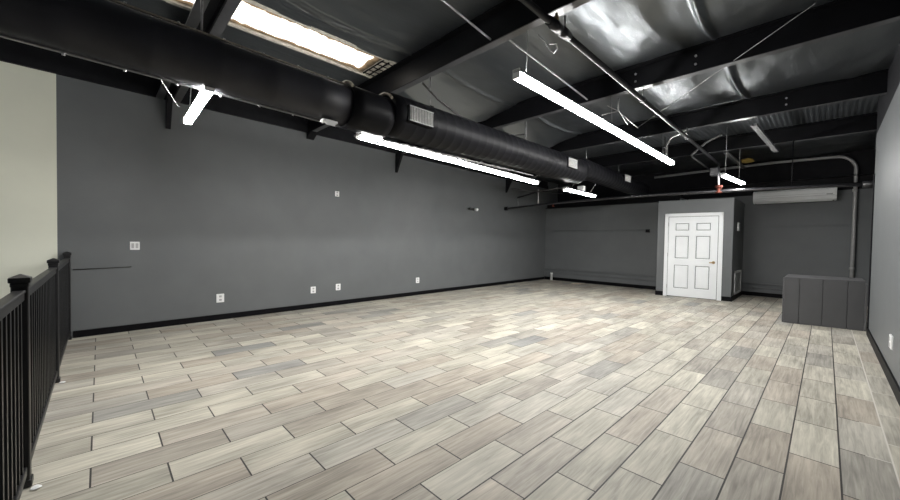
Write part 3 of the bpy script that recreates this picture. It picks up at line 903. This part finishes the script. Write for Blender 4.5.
# ------------------------------------------------------------------ grey box beside the right wall
gb = thing('grey_utility_box', 'low charcoal panelled box in the back right corner', 'box', (0.0, 6.95, 0))
P0, P1, P2, P3 = (-0.376, 6.585), (0.343, 6.690), (0.343, 7.29), (-0.376, 7.36)
H_ = 0.592
q = MB(); q.hexa([(*p, 0.0) for p in (P0, P1, P2, P3)]+[(*p, H_) for p in (P0, P1, P2, P3)]); q.build('box_core', M['seam'], gb)
def fp(s, o=0.0):
    a, c = V((*P0, 0)), V((*P1, 0)); e = (c-a).normalized(); nrm = V((e.y, -e.x, 0))
    return a.lerp(c, s)+nrm*o
cuts = [0.0, 0.205, 0.50, 0.80, 1.0]
for i in range(4):
    s0, s1 = cuts[i]+0.003, cuts[i+1]-0.003
    q = MB(); a, c, d_, e_ = fp(s0, -0.002), fp(s1, -0.002), fp(s1, 0.018), fp(s0, 0.018)
    q.hexa([a, c, d_, e_]+[p_+V((0, 0, H_)) for p_ in (a, c, d_, e_)]); q.build('front_panel', M['cabinet'], gb, 0.0015)
q = MB(); a, c = fp(-0.004, 0.019), fp(1.004, 0.019)
q.hexa([(a.x, a.y, H_), (c.x, c.y, H_), (P2[0], P2[1], H_), (P3[0]-0.003, P3[1], H_), (a.x, a.y, H_+0.014), (c.x, c.y, H_+0.014), (P2[0], P2[1], H_+0.014), (P3[0]-0.003, P3[1], H_+0.014)])
q.build('top_panel', M['cabinet'], gb, 0.002)
q = MB(); q.box((P0[0]-0.012, P0[1]+0.002, 0), (P0[0]+0.001, P3[1], H_)); q.build('side_panel', M['cabinet'], gb, 0.002)
q = MB(); q.box((P1[0]+0.001, P1[1]-0.02, 0), (P1[0]+0.020, P1[1]+0.1, H_-0.02)); q.build('side_panel', M['cabinet'], gb, 0.002)

# ------------------------------------------------------------------ outlets and plates
def plate_left(y, z, lab, kind='outlet', w=0.076, h=0.094, grp=None):
    x = lw(y)
    nm = 'wall_outlet' if kind == 'outlet' else 'wall_switch'
    root = thing(nm, lab, 'outlet' if kind == 'outlet' else 'switch', (x, y, z), grp)
    q = MB(); q.box((x-0.004, y-w/2, z-h/2), (x+0.008, y+w/2, z+h/2)); q.build('cover_plate', M['white'], root, 0.003)
    if kind == 'outlet':
        for s in (-1, 1):
            q = MB(); zc = z+s*0.021
            q.box((x+0.007, y-0.014, zc-0.013), (x+0.0105, y+0.014, zc+0.013)); so = q.build('socket', M['slot_grey'], root, 0.002)
            q = MB()
            for t_ in (-0.006, 0.006): q.box((x+0.0100, y+t_-0.0013, zc-0.004), (x+0.0112, y+t_+0.0013, zc+0.006))
            sub(so, q, 'slots', M['dark'])
    else:
        for t_ in ((-0.017, 0.017) if w > 0.07 else (0.0,)):
            q = MB(); q.box((x+0.007, y+t_-0.011, z-0.026), (x+0.012, y+t_+0.011, z+0.026)); q.build('rocker', M['slot_grey'], root, 0.002)
plate_left(0.268, 0.902, 'white switch plate nearest the railing, at waist height on the left wall', 'switch', 0.078, 0.086)
G = 'outlets along the left wall'
plate_left(1.058, 0.265, 'large white outlet low on the left wall, nearest to the railing', 'outlet', 0.082, 0.104, G)
plate_left(2.237, 0.265, 'white low outlet, left one of the close pair on the left wall', 'outlet', 0.074, 0.096, G)
plate_left(2.634, 0.277, 'white low outlet, right one of the close pair on the left wall', 'outlet', 0.076, 0.098, G)
plate_left(4.250, 0.275, 'white low outlet alone on the far half of the left wall', 'outlet', 0.076, 0.100, G)
plate_left(2.602, 1.700, 'small white outlet mounted high on the left wall', 'outlet', 0.066, 0.080)
ro = thing('wall_outlet', 'white outlet low on the right wall in front of the grey box', 'outlet', (RX, 4.30, 0.30))
q = MB(); q.box((RX-0.010, 4.235, 0.25), (RX+0.004, 4.365, 0.35)); q.build('cover_plate', M['white'], ro, 0.003)
for s in (-1, 1):
    q = MB(); q.box((RX-0.0125, 4.28, 0.30+s*0.022-0.014), (RX-0.009, 4.32, 0.30+s*0.022+0.014)); q.build('socket', M['slot_grey'], ro)
# horizontal cable on the left wall behind the railing
q = MB(); q.tube([(lw(-0.19)+0.005, -0.19, 0.668), (lw(0.0)+0.005, 0.0, 0.672), (lw(0.24)+0.005, 0.24, 0.680)], 0.0045, 6)
tag(q.build('loose_cable', M['wire_black'], None), 'thin dark cord running level along the left wall from the railing', 'cable')
# little twin-head device high on the left wall
sc = thing('security_camera', 'small dark twin-headed device high on the far left wall', 'camera', (lw(5.75), 5.75, 1.70))
q = MB(); q.box((lw(5.75)-0.004, 5.69, 1.68), (lw(5.75)+0.03, 5.81, 1.73)); q.build('mount', M['fixture'], sc, 0.004)
for s, m in ((-1, M['fixture']), (1, M['white'])):
    q = MB(); y = 5.75+s*0.09; x = lw(5.75)+0.03
    q.tube([(x-0.02, y, 1.71), (x+0.03, y+s*0.02, 1.705), (x+0.05, y+s*0.02, 1.70)], [0.02, 0.030, 0.032], 12)
    q.build('lamp_head', m, sc)

# ------------------------------------------------------------------ small things by the back wall
eb = thing('electrical_box', 'small dark box on the back wall left of the closet', 'box', (-2.82, YB_L, 1.29))
q = MB(); q.box((-2.855, YB_L-0.045, 1.285), (-2.775, YB_L+0.002, 1.355)); q.build('box_body', M['black_wall'], eb, 0.004)
q = MB(); q.tube([(-2.855, YB_L-0.012, 1.340), (-5.2, YB_L-0.012, 1.340)], 0.009, 8); q.build('conduit_run', M['wall'], eb)
q = MB(); q.tube([(-5.19, 8.88, 0.0), (-5.19, 8.88, 0.16), (-5.19, 8.88, 0.161), (-5.19, 8.88, 0.21)], [0.032, 0.032, 0.036, 0.036], 14)
tag(q.build('pipe_stub', M['white'], None), 'short white pipe stub standing in the back left corner', 'pipe')
q = MB()
q.box((-4.42, 8.52, 0.0), (-4.20, 8.62, 0.012)); q.box((-4.30, 8.56, 0.012), (-4.12, 8.64, 0.02))
tag(q.build('tile_scrap', M['paper'], None), 'pale flat scrap lying on the floor near the back wall', 'scrap')

# ------------------------------------------------------------------ tidy
for o in bpy.data.objects:
    if '_b' in o:
        del o['_b']
